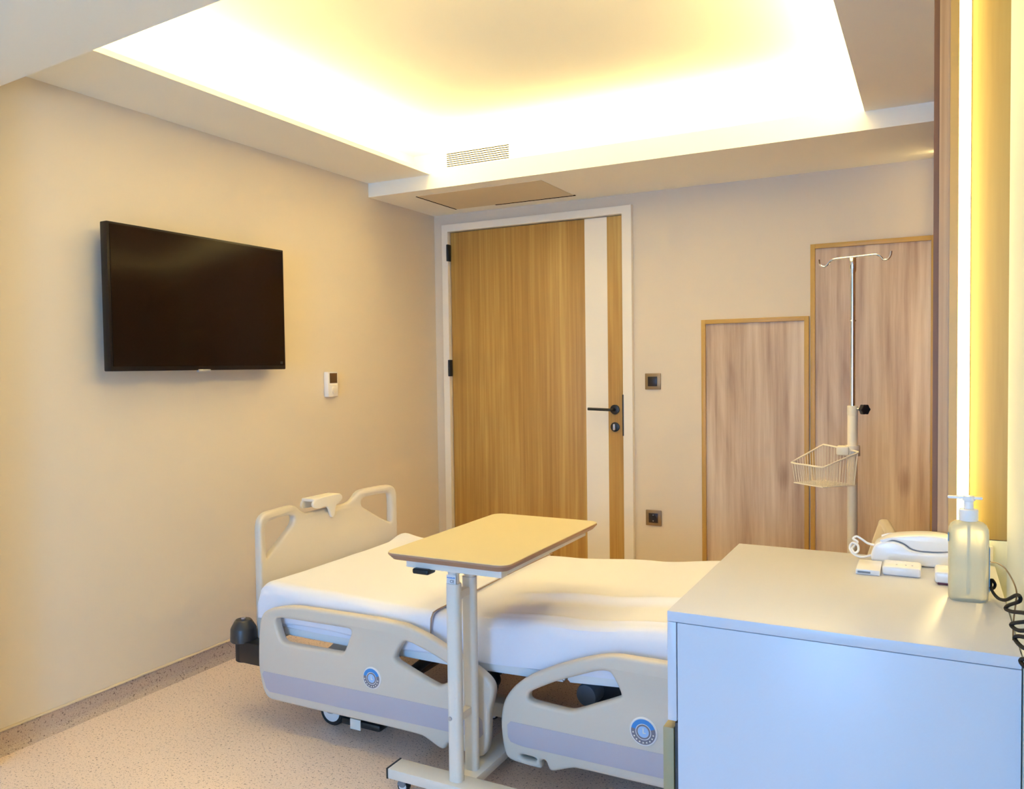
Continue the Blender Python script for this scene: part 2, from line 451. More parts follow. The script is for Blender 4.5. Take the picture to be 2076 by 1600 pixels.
# ------------------------------------------------------------------ headwall end: fins, led profile, panels
box('trim_6', FINW, None, 2.757, 2.777, -2.288, -2.262, 0.0, 2.2, smooth=False, base=(2.767, -2.266, 0))['kind'] = 'structure'
box('trim_7', GOLD, None, 2.777, 2.793, -2.292, -2.262, 0.0, 2.2, smooth=False, base=(2.785, -2.27, 0))['kind'] = 'structure'
box('trim_8', BROWN, None, 2.7465, 2.757, -2.285, -0.27, 0.0, 2.2, smooth=False, base=(2.75, -1.1, 0))['kind'] = 'structure'
lt = thing('light_strip', 'glowing vertical light strip on the oak wall above the bottle', 'light', (2.804, -2.27, 0.885))
box('diffuser', LEDM, lt, 2.7945, 2.8145, -2.290, -2.264, 0.89, 2.2, bev=0.002)
box('aluminium_channel', SILVER, lt, 2.793, 2.816, -2.272, -2.2625, 0.885, 2.2)
t = thing('headwall_panel', 'honey oak panel between the light strip and the cream wall', 'wall panel', (2.9, -2.26, 0.885))
box('panel_board', WARMW, t, 2.816, 2.972, -2.268, -2.262, 0.885, 2.46)
t = thing('cream_panel', 'short cream wall panel behind the soap bottle, under the honey oak', 'wall panel', (2.9, -2.26, 0.0))
box('panel_board', WALLC, t, 2.795, 2.972, -2.268, -2.262, 0.0, 0.883)
so = thing('outlet_plate', 'white outlet plate on the cream panel behind the bottle', 'socket', (2.835, -2.27, 0.84))
box('plate', WHITEP, so, 2.800, 2.862, -2.277, -2.2685, 0.835, 0.872, bev=0.003)
box('socket_insert', CABW, so, 2.81, 2.852, -2.279, -2.274, 0.841, 0.866, bev=0.002)

# ------------------------------------------------------------------ ceiling fittings
vt = thing('air_vent', 'white slatted air vent in the lit ceiling step above the door', 'vent', (0.55, -0.40, 2.36))
VX0, VX1, VZ0, VZ1 = 0.350, 0.738, 2.362, 2.452
box('backing', VENTD, vt, VX0, VX1, -0.402, -0.4002, VZ0, VZ1)
for i in range(8):
    z = VZ0+i*(VZ1-VZ0)/8
    box('slat', WHITEP, vt, VX0, VX1, -0.4035, -0.4015, z+0.0052, z+(VZ1-VZ0)/8, smooth=False)
hb = bmesh.new(); bm_box(hb, 0.243, 0.992, -0.545, -0.128, 2.198, 2.2)
tag(obj('access_hatch', hb, mat('hatch_paint', srgb(222, 208, 182), 0.8), None), 'square cream access hatch in the ceiling above the door', 'hatch')
bm = boxes([(0.233, 0.243, -0.54, -0.125, 2.1975, 2.2), (0.50, 1.0, -0.128, -0.113, 2.1975, 2.2)])
o = struct('trim_9', bm, VENTD, 'dark shadow gap around the ceiling hatch', 'gap')

# ------------------------------------------------------------------ television
tv = thing('television', 'black flat television on the left wall', 'television', (0.0, -1.865, 1.27))
bm = bmesh.new(); bm_box(bm, 0.06, 0.098, -2.318, -1.424, 1.266, 1.812, bev=0.004); obj('casing', bm, BEZEL, tv)
box('screen', SCREEN, tv, 0.096, 0.1015, -2.308, -1.433, 1.284, 1.803, bev=0.001)
box('wall_bracket', DARKM, tv, 0.0, 0.06, -2.05, -1.68, 1.42, 1.66, bev=0.004)
bm = bmesh.new(); bm_box(bm, 0.088, 0.103, -1.925, -1.862, 1.258, 1.270, bev=0.003); obj('logo_lug', bm, SILVER, tv)
bm = bmesh.new(); bm_box(bm, 0.1015, 0.1022, -1.462, -1.447, 1.290, 1.302); obj('corner_sticker', bm, BLACKP, tv)

# thermostat
th = thing('thermostat', 'small white wall thermostat to the right of the television', 'thermostat', (0.0, -1.0, 1.12))
bm = bmesh.new(); bm_box(bm, 0.0, 0.028, -1.052, -0.972, 1.122, 1.25, bev=0.005, seg=3); obj('housing', bm, PHONEW, th)
box('display', LCD, th, 0.0275, 0.0292, -1.038, -0.982, 1.192, 1.243)
bm = bmesh.new(); bm_cyl(bm, (0.027, -1.01, 1.155), (0.031, -1.01, 1.155), 0.017, bev=0.001); obj('button_pad', bm, WHITEP, th)
box('button_bar', WHITEP, th, 0.0275, 0.0295, -1.038, -0.982, 1.178, 1.187, bev=0.001)

# switch and socket by the door
def plate(name, x0, x1, z0, z1, label, cat):
    t = thing(name, label, cat, ((x0+x1)/2, 0, z0))
    bm = bmesh.new(); bm_box(bm, x0, x1, -0.010, 0, z0, z1, bev=0.002); obj('faceplate', bm, BRONZE, t)
    return t
sw = plate('light_switch', 1.352, 1.439, 1.130, 1.217, 'square bronze light switch on the wall beside the door handle', 'switch')
box('rocker', DARKB, sw, 1.369, 1.421, -0.014, -0.009, 1.147, 1.200, bev=0.002)
sk = plate('wall_socket', 1.351, 1.438, 0.386, 0.470, 'square bronze power socket low on the wall right of the door', 'socket')
bm = bmesh.new(); bm_box(bm, 1.368, 1.420, -0.0125, -0.009, 0.402, 0.454, bev=0.001)
si = obj('socket_insert', bm, DARKB, sk)
bm = bmesh.new(); bm_cyl(bm, (1.394, -0.0125, 0.428), (1.394, -0.0135, 0.428), 0.019)
obj('socket_well', bm, BLACKP, sk)
for dz in (0.016, -0.016): box('earth_clip', SILVER, sk, 1.391, 1.397, -0.0145, -0.013, 0.426+dz, 0.431+dz)

# ------------------------------------------------------------------ hospital bed
YC = -1.66                       # centre line of the bed
bed = thing('hospital_bed', 'beige adjustable hospital bed with plastic side rails', 'bed', (1.56, YC, 0.0))

RAIL_A = [(0.641, 0.327), (0.65, 0.384), (0.664, 0.412), (0.694, 0.430), (0.785, 0.45), (0.83, 0.453), (1.15, 0.457), (1.271, 0.452), (1.352, 0.43), (1.438, 0.396), (1.535, 0.354), (1.575, 0.328), (1.589, 0.302), (1.583, 0.269), (1.571, 0.230), (1.569, 0.153), (1.56, 0.103), (1.537, 0.082), (1.499, 0.084), (1.436, 0.104), (1.424, 0.106), (1.411, 0.083), (1.394, 0.08), (1.331, 0.109), (1.194, 0.110), (0.693, 0.107), (0.67, 0.117), (0.652, 0.149), (0.637, 0.22)]
HOLE_A1 = [(0.72, 0.396), (0.745, 0.405), (1.045, 0.409), (1.057, 0.400), (1.023, 0.326), (1.01, 0.321), (0.763, 0.317), (0.743, 0.328)]
HOLE_A2 = [(1.266, 0.405), (1.362, 0.377), (1.441, 0.346), (1.47, 0.322), (1.393, 0.272), (1.23, 0.329), (1.226, 0.345)]
STRIPE_A = [(0.654, 0.206), (1.3, 0.213), (1.548, 0.213), (1.552, 0.147), (1.433, 0.143), (0.68, 0.137)]
RAIL_B = [(1.61, 0.196), (1.613, 0.238), (1.625, 0.282), (1.657, 0.324), (1.703, 0.361), (1.792, 0.406), (1.877, 0.44), (1.94, 0.459), (1.981, 0.465), (2.3, 0.466), (2.42, 0.455), (2.47, 0.43), (2.49, 0.38), (2.49, 0.2), (2.47, 0.13), (2.44, 0.121), (2.018, 0.121), (1.845, 0.121), (1.779, 0.094), (1.766, 0.098), (1.757, 0.125), (1.739, 0.118), (1.744, 0.099), (1.739, 0.093), (1.649, 0.097), (1.63, 0.105), (1.622, 0.122), (1.616, 0.146)]
HOLE_B = [(1.702, 0.300), (1.71, 0.317), (1.791, 0.36), (1.919, 0.412), (1.952, 0.417), (1.964, 0.409), (1.992, 0.357), (1.983, 0.347), (1.855, 0.288), (1.833, 0.281), (1.71, 0.287)]
SLOT_B = [(1.672, 0.124), (1.727, 0.123), (1.728, 0.111), (1.68, 0.111)]
STRIPE_B = [(1.634, 0.218), (2.46, 0.218), (2.46, 0.152), (1.68, 0.151), (1.637, 0.158)]

def dial(parent, cx, cz, r, y):
    bm = bmesh.new(); bm_lathe(bm, [(r*1.1, 0.002), (r*1.1, -0.002), (r*1.02, -0.005), (r*1.0, -0.0045), (0.001, -0.0045)], (cx, y, cz), 48, 'Y')
    d = obj('angle_dial', bm, PHONEW, parent); d['_base'] = parent['_base']
    def ring(name, r0, r1, a0, a1, m, dy, n=40):
        bm = bmesh.new(); Q = []
        for i in range(n+1):
            a = a0+(a1-a0)*i/n; c, s_ = math.cos(a), math.sin(a)
            Q.append([bm.verts.new((cx+c*rr_, y-d_, cz+s_*rr_)) for rr_, d_ in ((r0, dy), (r1, dy), (r1, dy-0.0006), (r0, dy-0.0006))])
        for A, B in zip(Q, Q[1:]):
            for k in range(4): bm.faces.new((A[k], A[(k+1) % 4], B[(k+1) % 4], B[k]))
        bm.faces.new(Q[0]); bm.faces.new(Q[-1])
        bmesh.ops.remove_doubles(bm, verts=bm.verts, dist=1e-6)
        bmesh.ops.recalc_face_normals(bm, faces=bm.faces)
        return bm
    o1 = ring('x', r*0.62, r*0.96, 0.12*PI, 0.93*PI, BLUE, 0.0052); merge2 = obj('blue_arc', o1, BLUE, parent, smooth=False)
    o2 = ring('x', r*0.62, r*0.96, 0.93*PI, 2.12*PI, GREYD, 0.0052); m2 = obj('grey_scale', o2, GREYD, parent, smooth=False)
    o3 = ring('x', r*0.44, r*0.56, 0, 2*PI, GREYD, 0.0052); m3 = obj('inner_ring', o3, GREYD, parent, smooth=False)
    bm = bmesh.new(); bm_cyl(bm, (cx, y-0.0045, cz), (cx, y-0.0056, cz), r*0.42, seg=32); m4 = obj('dial_face', bm, LBLUE, parent)
    bm = bmesh.new()
    bm_box(bm, cx-0.0012, cx+0.0012, y-0.0064, y-0.0056, cz-0.002, cz+r*0.30)
    bm_box(bm, cx-0.001, cx+r*0.2, y-0.0064, y-0.0056, cz-0.0035, cz-0.0012)
    for i in range(9):
        a = PI*1.05+i*PI*0.9/8; c, s = math.cos(a)*r*0.8, math.sin(a)*r*0.8
        bm_box(bm, cx+c-0.0018, cx+c+0.0018, y-0.0064, y-0.0056, cz+s-0.0018, cz+s+0.0018)
    m5 = obj('marks', bm, WHITEP, parent)
    for k in (merge2, m2, m3, m4, m5): k.parent = parent
    return d

rails = []
def rail(poly, holes, stripe, dx, dz, dr_, smooth_it=2):
    bm = bmesh.new()
    bm_plate(bm, rounded(poly, 0.25, 2), [rounded(h, 0.25, 2) for h in holes], 0.036, 0.011, XZ(-2.152))
    r = obj('side_rail', bm, BEDP, bed)
    bm = bmesh.new(); bm_plate(bm, rounded(stripe, 0.2, 1), [], 0.003, 0.0008, XZ(-2.1700))
    s = obj('inlay_stripe', bm, STRIPE, r) if False else None
    if s is None:
        s = obj('inlay_stripe', bm, STRIPE, bed); s.parent = r; s.location = (0, 0, 0)
    n0 = set(bpy.data.objects)
    dial(bed, dx, dz, dr_, -2.170)
    new = [o for o in bpy.data.objects if o not in n0]
    # gather the dial as one sub-part mesh with its own material slots
    tgt = new[0]; me = tgt.data
    b = bmesh.new(); b.from_mesh(me)
    for k, o in enumerate(new[1:]):
        me.materials.append(o.data.materials[0])
        f0 = len(b.faces); b.from_mesh(o.data); b.faces.ensure_lookup_table()
        for f in b.faces[f0:]: f.material_index = k+1
    b.to_mesh(me); b.free()
    for o in new[1:]: bpy.data.objects.remove(o)
    tgt.parent = r
    # mirrored rail on the far side
    c = r.copy(); COL.objects.link(c); c.scale = (1, -1, 1)
    for ch in (s, tgt):
        q = ch.copy(); COL.objects.link(q); q.parent = c
    return r
rail(RAIL_A, [HOLE_A1, HOLE_A2], STRIPE_A, 1.140, 0.262, 0.033)
rail(RAIL_B, [HOLE_B, SLOT_B], STRIPE_B, 2.055, 0.270, 0.036)

# footboard / headboard
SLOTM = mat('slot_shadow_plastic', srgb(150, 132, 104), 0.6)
def endboard(name, x, loops=True):
    half = 0.425
    L_ = [(-half, 0.24), (-half, 0.69), (-half+0.012, 0.722), (-half+0.045, 0.738), (-0.235, 0.738), (-0.195, 0.733), (-0.165, 0.705), (-0.13, 0.690),
          (0.13, 0.690), (0.165, 0.705), (0.195, 0.733), (0.235, 0.738), (half-0.045, 0.738), (half-0.012, 0.722), (half, 0.69), (half, 0.24)]
    if not loops: L_ = [(-half, 0.24), (-half, 0.69), (-half+0.012, 0.722), (-half+0.045, 0.738), (half-0.045, 0.738), (half-0.012, 0.722), (half, 0.69), (half, 0.24)]
    h = [(-half+0.038, 0.560), (-half+0.038, 0.688), (-half+0.054, 0.703), (-0.235, 0.703), (-0.205, 0.692), (-0.212, 0.662)]
    h2 = [(-y, z) for y, z in reversed(h)]
    P = [(y+YC, z) for y, z in L_]
    bm = bmesh.new()
    def tf(u, v, w):
        bow = 0.045*(1-((u-YC)/half)**2)
        s = -1 if x < 1.5 else 1
        return (x+w+s*bow, u, v)
    bm_plate(bm, rounded(P, 0.25, 2), [rounded([(y+YC, z) for y, z in hh], 0.25, 2) for hh in (h, h2)] if loops else [], 0.034, 0.0115, tf)
    # tf only moves existing vertices, so cut the board across its width to let it bow
    o = obj(name, bm, BEDP, bed)
    return o
fb = endboard('footboard', 0.562)
hbd = endboard('headboard', 2.594, False)
for y0 in (YC-0.275, YC+0.255):
    bm = bmesh.new(); bm_box(bm, 0.545, 0.5585, y0, y0+0.022, 0.478, 0.560, bev=0.003); q = obj('grip_slot', bm, SLOTM, bed); q.parent = fb
# clip on the footboard
bm = bmesh.new()
bm_plate(bm, rounded([(-1.775, 0.715), (-1.767, 0.738), (-1.72, 0.745), (-1.60, 0.745), (-1.588, 0.722), (-1.615, 0.706), (-1.635, 0.700), (-1.642, 0.655), (-1.665, 0.652), (-1.675, 0.693), (-1.70, 0.708), (-1.74, 0.700)], 0.25, 2), [], 0.012, 0.003, YZ(0.548))
bm_plate(bm, rounded([(-1.775, 0.70), (-1.767, 0.738), (-1.60, 0.745), (-1.588, 0.70)], 0.25, 2), [], 0.012, 0.003, YZ(0.488))
bm_box(bm, 0.486, 0.552, -1.765, -1.602, 0.732, 0.744, bev=0.003)
obj('control_bracket', bm, STEELW, bed)

# deck (in sections) and chassis
def deck(x0, x1, z0a, z0b, name='deck_panel'):
    bm = bmesh.new(); t = bmesh.new()
    ys = (YC-0.445, YC+0.445); th_ = 0.034
    vs = []
    for x, z in ((x0, z0a), (x1, z0b)):
        for y in ys:
            for dz in (0, th_): vs.append(t.verts.new((x, y, z+dz)))
    for q in ((0, 1, 3, 2), (4, 6, 7, 5), (0, 4, 5, 1), (2, 3, 7, 6), (0, 2, 6, 4), (1, 5, 7, 3)): t.faces.new([vs[i] for i in q])
    bmesh.ops.recalc_face_normals(t, faces=t.faces)
    bmesh.ops.bevel(t, geom=list(t.edges), offset=0.006, segments=2, affect='EDGES'); merge(bm, t)
    return obj(name, bm, DECKW, bed)
deck(0.70, 1.10, 0.321, 0.321); deck(1.115, 1.478, 0.321, 0.321); deck(1.497, 1.79, 0.324, 0.334); deck(1.80, 2.55, 0.336, 0.394)
bm = boxes([(0.60, 2.52, YC-0.25, YC-0.215, 0.285, 0.318), (0.60, 2.52, YC+0.215, YC+0.25, 0.285, 0.318),
            (0.60, 0.635, YC-0.215, YC+0.215, 0.285, 0.318), (2.485, 2.52, YC-0.215, YC+0.215, 0.285, 0.318), (1.5, 1.535, YC-0.215, YC+0.215, 0.285, 0.318)], 0.004)
obj('upper_frame', bm, DARKM, bed)
bm = bmesh.new(); bm_plate(bm, [(0.80, 0.235), (0.90, 0.318), (1.14, 0.318), (1.14, 0.235)], [[(0.905, 0.27), (0.915, 0.278), (0.925, 0.27), (0.915, 0.262)], [(1.0, 0.27), (1.01, 0.278), (1.02, 0.27), (1.01, 0.262)], [(1.09, 0.27), (1.1, 0.278), (1.11, 0.27), (1.1, 0.262)]], 0.008, 0.001, XZ(-2.04))
obj('pivot_plate', bm, STEELW, bed)
bm = boxes([(0.82, 2.40, YC-0.30, YC-0.25, 0.115, 0.165), (0.82, 2.40, YC+0.25, YC+0.30, 0.115, 0.165), (0.82, 0.87, YC-0.25, YC+0.25, 0.115, 0.165), (2.35, 2.40, YC-0.25, YC+0.25, 0.115, 0.165)], 0.006)
obj('base_frame', bm, STEELW, bed)
for x in (1.06, 2.02):
    bm = bmesh.new()
    for y in (YC-0.2, YC+0.2):
        bm_cyl(bm, (x, y, 0.15), (x+0.16, y, 0.28), 0.018)
    bm_cyl(bm, (x+0.16, YC-0.22, 0.27), (x+0.16, YC+0.22, 0.27), 0.016)
    bm_cyl(bm, (x, YC-0.26, 0.145), (x, YC+0.26, 0.145), 0.02)
    obj('lift_arm', bm, DARKM, bed)
for x in (1.775, 1.30):
    bm = bmesh.new(); bm_cyl(bm, (x, YC-0.245, 0.218), (x+0.02, YC-0.06, 0.225), 0.036, bev=0.006)
    mo = obj('lift_motor', bm, GREYP, bed)
    bm = bmesh.new(); bm_box(bm, x-0.01, x+0.10, YC-0.19, YC-0.06, 0.175, 0.285, bev=0.01); bm_cyl(bm, (x+0.05, YC-0.12, 0.22), (x+0.36, YC-0.10, 0.235), 0.017)
    obj('motor_housing', bm, DARKM, bed)
# cable loop and the dark rollers between the rails
bm = bmesh.new(); bm_tube(bm, [(1.49, -1.98, 0.30), (1.51, -2.0, 0.25), (1.50, -2.0, 0.215), (1.475, -1.99, 0.225), (1.47, -1.97, 0.28)], 0.004, 8, smooth=6)
obj('motor_cable', bm, BLACKP, bed)
bm = bmesh.new(); bm_cyl(bm, (1.498, -2.03, 0.262), (1.498, -2.0, 0.262), 0.026, bev=0.004)
obj('side_roller', bm, RUBBER, bed)

# castors
def caster_bm(cx, cy, r, w):
    b1 = bmesh.new()
    bm_lathe(b1, [(r*0.62, -w*0.42), (r*0.9, -w*0.5), (r*0.985, -w*0.3), (r, 0), (r*0.985, w*0.3), (r*0.9, w*0.5), (r*0.62, w*0.42)], (cx, cy, r), 32, 'Y')
    b2 = bmesh.new()
    bm_lathe(b2, [(0.001, -w*0.62), (r*0.5, -w*0.6), (r*0.70, -w*0.48), (r*0.70, w*0.48), (r*0.5, w*0.6), (0.001, w*0.62)], (cx, cy, r), 32, 'Y')
    b3 = bmesh.new()
    bm_plate(b3, rounded([(cx-r*0.9, r*1.25), (cx-r*0.75, r*1.75), (cx-r*0.1, r*2.15), (cx+r*0.55, r*2.15), (cx+r*0.7, r*1.5), (cx+r*0.4, r*0.95), (cx-r*0.1, r*0.85), (cx-r*0.5, r*1.02)], 0.25, 2), [], w*1.5, 0.004, XZ(cy))
    bm_cyl(b3, (cx+r*0.25, cy, r*2.0), (cx+r*0.25, cy, r*2.6), 0.012)
    return b1, b2, b3
for cx in (0.862, 2.36):
    for cy in (-2.035, YC*2+2.035):
        b1, b2, b3 = caster_bm(cx, cy, 0.052, 0.030)
        c = obj('caster', b3, GREYP, bed)
        w_ = obj('tyre', b1, RUBBER, bed); w_.parent = c
        h_ = obj('wheel_hub', b2, DECKW, bed); h_.parent = c
        bmx = bmesh.new(); bm_box(bmx, cx-0.01, cx+0.03, min(cy, cy+(0.1 if cy < YC else -0.1)), max(cy, cy+(0.1 if cy < YC else -0.1)), 0.125, 0.165, bev=0.003)
        a_ = obj('caster_mount', bmx, STEELW, bed)
bm = bmesh.new(); bm_box(bm, 0.935, 1.10, -2.085, -2.02, 0.036, 0.060, bev=0.008); bm_box(bm, 0.94, 1.0, -2.05, -2.0, 0.05, 0.15, bev=0.006)
pdl = obj('brake_pedal', bm, BLACKP, bed)
bm = bmesh.new(); bm_box(bm, 0.978, 1.022, -2.089, -2.0845, 0.030, 0.066, bev=0.001); q = obj('pedal_label', bm, WHITEP, bed); q.parent = pdl

# corner bumpers: post with roller cap
for sgn in (1, -1):
    yb = -2.115 if sgn == 1 else 2*YC+2.115
    bm = bmesh.new()
    bm_lathe(bm, [(0.030, 0.205), (0.033, 0.208), (0.033, 0.285), (0.001, 0.285)], (0.519, yb, 0), 32)
    bm_box(bm, 0.505, 0.655, yb-0.0325, yb+0.0325, 0.206, 0.284, bev=0.006)
    b = obj('corner_bumper', bm, BLACKP, bed)
    bm = bmesh.new()
    bm_lathe(bm, [(0.045, 0.276), (0.0475, 0.279), (0.046, 0.322), (0.044, 0.327), (0.031, 0.350), (0.027, 0.354), (0.001, 0.355)], (0.515, yb, 0), 40)
    q = obj('roller_cap', bm, mat('roller_black', srgb(52, 52, 54), 0.35), bed); q.parent = b
    bm = bmesh.new(); bm_cyl(bm, (0.515, yb, 0.356), (0.515, yb, 0.361), 0.008); q = obj('cap_screw', bm, SILVER, bed); q.parent = b

# ------------------------------------------------------------------ mattress and sheets
def lerp_tab(tab, x):
    if x <= tab[0][0]: return tab[0][1]
    for (a, b), (c, d) in zip(tab, tab[1:]):
        if x <= c: 
            t = (x-a)/(c-a); t = t*t*(3-2*t)
            return b+(d-b)*t
    return tab[-1][1]
TOP = [(0.60, 0.492), (0.9, 0.488), (1.30, 0.478), (1.44, 0.482), (1.8, 0.508), (2.1, 0.535), (2.55, 0.575)]
BOT = [(0.60, 0.352), (1.48, 0.352), (1.8, 0.368), (2.55, 0.430)]
def mattress_mesh(x0, x1, off, ybot_fn, nx=150, ny=70, fold=True, ends=(True, True)):
    """closed draped surface: cross-section runs down near side, over the top, down far side"""
    bm = bmesh.new(); hw = 0.450+off; R = 0.045
    grid = []
    for i in range(nx+1):
        s = i/nx; x = x0+(x1-x0)*s
        e0 = min(1, (x-x0)/0.05) if ends[0] else 1; e1 = min(1, (x1-x)/0.05) if ends[1] else 1
        e = min(e0, e1); drop = R*(1-math.sqrt(max(0, 1-(1-e)**2)))
        zt = lerp_tab(TOP, x)+off-drop; zb = ybot_fn(x)
        row = []
        path = []
        # near side up
        n1 = 14
        for k in range(n1): path.append((-hw, zb+(zt-R-zb)*k/n1, 0))
        for k in range(9):
            a = PI/2*k/8; path.append((-hw+R*(1-math.cos(a)), zt-R+R*math.sin(a), 0))
        n2 = ny
        for k in range(1, n2): path.append((-hw+R+(2*hw-2*R)*k/n2, zt, 1))
        for k in range(9):
            a = PI/2*k/8; path.append((hw-R+R*math.sin(a), zt-R+R*math.cos(a), 0))
        for k in range(1, n1+1): path.append((hw, zt-R-(zt-R-zb)*k/n1, 0))
        for (y, z, top) in path:
            n_ = noise.noise(Vector((x*1.6, y*3.0, 0.3)))*0.006+noise.noise(Vector((x*3.5, y*9.0, 2.3)))*0.0022
            dy = 0
            if fold and top:
                # long soft pleats running along the bed in the head half
                w = max(0, min(1, (x-1.42)/0.25))
                for yc, amp, wd_ in ((-0.145, 0.013, 0.028), (-0.375, 0.006, 0.014)):
                    d = (y-yc-0.02*math.sin(x*2.2))
                    n_ += w*amp*(math.exp(-(d/wd_)**2)) - w*amp*0.45*math.exp(-((d+wd_*2.0)/(wd_*1.6))**2)
            if not top and abs(y) > hw-0.01:
                dy = noise.noise(Vector((x*4.0, z*7, 5)))*0.007*(1 if y < 0 else -1)
                n_ *= 0.2
            row.append(bm.verts.new((x, YC+y+dy, z+n_)))
        grid.append(row)
    for A, B in zip(grid, grid[1:]):
        for a, b, c, d in zip(A, A[1:], B[1:], B): bm.faces.new((a, b, c, d))
    return bm, grid
bm, grid = mattress_mesh(0.605, 2.555, 0.0, lambda x: lerp_tab(BOT, x))
bm.faces.new(grid[0]); bm.faces.new(grid[-1])
for i in range(len(grid)-1):
    bm.faces.new((grid[i][0], grid[i+1][0], grid[i+1][-1], grid[i][-1]))
bmesh.ops.recalc_face_normals(bm, faces=bm.faces)
mt = obj('mattress', bm, SHEET, None)
tag(mt, 'bed mattress in a fitted white sheet with soft pleats', 'mattress')

def cover_bot(x):
    return 0.362+0.010*math.sin(x*9)+ (0.016 if x < 0.66 else 0)
bm, grid = mattress_mesh(0.588, 1.335, 0.008, cover_bot, nx=80, fold=False, ends=(True, False))
# tail hanging over the foot end
first = grid[0][14:-14]
prev = first
for k in range(1, 7):
    nxt = [bm.verts.new((0.588, v.co.y, v.co.z+(0.378-v.co.z)*k/6)) for v in first]
    for a, b, c, d_ in zip(prev, prev[1:], nxt[1:], nxt): bm.faces.new((a, d_, c, b))
    prev = nxt
# ruffle of cloth at the far foot corner
for v in bm.verts:
    dx, dy = v.co.x-0.60, v.co.y-(YC+0.40)
    v.co.z += 0.020*math.exp(-(dx*dx/0.006+dy*dy/0.004))
bmesh.ops.recalc_face_normals(bm, faces=bm.faces)
cv = obj('top_sheet', bm, SHEET, None)
md = cv.modifiers.new('cloth', 'SOLIDIFY'); md.thickness = 0.004; md.offset = -1
tag(cv, 'white sheet folded over the foot half of the mattress', 'sheet')
bm = bmesh.new()
pts = []
for k in range(60):
    y = -0.452+0.904*k/59
    z = lerp_tab(TOP, 1.335)+0.010+noise.noise(Vector((1.335*1.6, y*3.0, 0.3)))*0.006
    pts.append((1.337+0.02*(y+0.45), YC+y, z))
side = [(1.337, YC-0.461, 0.37+0.085*k/6) for k in range(6)]
bm_tube(bm, side+[(1.337, YC-0.458, 0.468), (1.337, YC-0.445, 0.484)]+pts[2:-2], 0.0022, 6)
q = obj('sheet_hem', bm, SEAM, cv)

# ------------------------------------------------------------------ overbed table
tb = thing('overbed_table', 'height adjustable overbed table with a straw yellow top', 'table', (1.54, -2.25, 0.0))
T0, T1, U0, U1, TZ = 1.390, 1.778, -2.432, -1.775, 0.752
def rrect(x0, x1, y0, y1, r, n=6):
    P = []
    for cx, cy, a0 in ((x1-r, y1-r, 0), (x0+r, y1-r, PI/2), (x0+r, y0+r, PI), (x1-r, y0+r, 3*PI/2)):
        for k in range(n+1):
            a = a0+PI/2*k/n; P.append((cx+r*math.cos(a), cy+r*math.sin(a)))
    return P
def loft(bm, loops, close=True):
    rings = [[bm.verts.new(p) for p in L_] for L_ in loops]
    for A, B in zip(rings, rings[1:]):
        n = len(A)
        for i in range(n): bm.faces.new((A[i], A[(i+1) % n], B[(i+1) % n], B[i]))
    if close: bm.faces.new(rings[0]); bm.faces.new(rings[-1])
    bmesh.ops.recalc_face_normals(bm, faces=bm.faces)
bm = bmesh.new()
loft(bm, [[(x, y, TZ-0.0012) for x, y in rrect(T0, T1, U0, U1, 0.035)], [(x, y, TZ-0.006) for x, y in rrect(T0-0.001, T1+0.001, U0-0.001, U1+0.001, 0.036)],
          [(x, y, TZ-0.020) for x, y in rrect(T0+0.012, T1-0.012, U0+0.012, U1-0.012, 0.026)]])
tt = obj('table_top', bm, MDF, tb)
bm = bmesh.new()
loft(bm, [[(x, y, TZ-0.0012) for x, y in rrect(T0, T1, U0, U1, 0.035)], [(x, y, TZ) for x, y in rrect(T0+0.0008, T1-0.0008, U0+0.0008, U1-0.0008, 0.035)]])
q = obj('laminate_surface', bm, TABLET, tb); q.parent = tt
bm = bmesh.new(); bm_box(bm, T0+0.055, T1-0.03, U0+0.03, U0+0.065, TZ-0.042, TZ-0.020, bev=0.002)
bm_box(bm, T1-0.055, T1-0.03, U0+0.06, U1-0.05, TZ-0.040, TZ-0.020, bev=0.002)
bm_box(bm, T0+0.055, T0+0.08, U0+0.06, U1-0.05, TZ-0.040, TZ-0.020, bev=0.002)
bm_box(bm, T0+0.08, T1-0.055, U1-0.085, U1-0.05, TZ-0.040, TZ-0.020, bev=0.002)
bm_box(bm, T0+0.08, T1-0.055, -2.34, -2.17, TZ-0.040, TZ-0.020, bev=0.002)
obj('under_frame', bm, STEELW, tb)
bm = bmesh.new(); bm_box(bm, T0+0.085, T0+0.138, U0+0.015, U0+0.055, TZ-0.055, TZ-0.040, bev=0.005, seg=3); obj('height_lever', bm, BLACKP, tb)
def col(x, y, z0, z1, w, d, r, name, m=STEELW):
    bm = bmesh.new(); loft(bm, [[(a, b, z0) for a, b in rrect(x-w/2, x+w/2, y-d/2, y+d/2, r)], [(a, b, z1) for a, b in rrect(x-w/2, x+w/2, y-d/2, y+d/2, r)]])
    return obj(name, bm, m, tb)
CXF, CYF, CYB = 1.537, -2.300, -2.215
col(CXF, CYF, 0.075, 0.650, 0.043, 0.034, 0.015, 'outer_column'); col(CXF+0.002, CYB, 0.075, 0.650, 0.043, 0.034, 0.015, 'outer_column')
col(CXF, CYF, 0.60, 0.715, 0.033, 0.026, 0.012, 'inner_column'); col(CXF+0.002, CYB, 0.60, 0.715, 0.033, 0.026, 0.012, 'inner_column')
for a_ in ((CXF-0.008, CXF+0.010, CYF+0.012, CYB-0.012, 0.672, 0.690), (CXF-0.010, CXF+0.012, CYF+0.015, CYB-0.015, 0.600, 0.622),
           (CXF-0.010, CXF+0.012, CYF+0.015, CYB-0.015, 0.245, 0.268)):
    box('cross_link', STEELW, tb, *a_, bev=0.002)
bm = bmesh.new(); bm_cyl(bm, (CXF-0.008, CYF-0.017, 0.262), (CXF-0.008, CYF-0.021, 0.262), 0.006, seg=16); obj('fixing_bolt', bm, SILVER, tb)
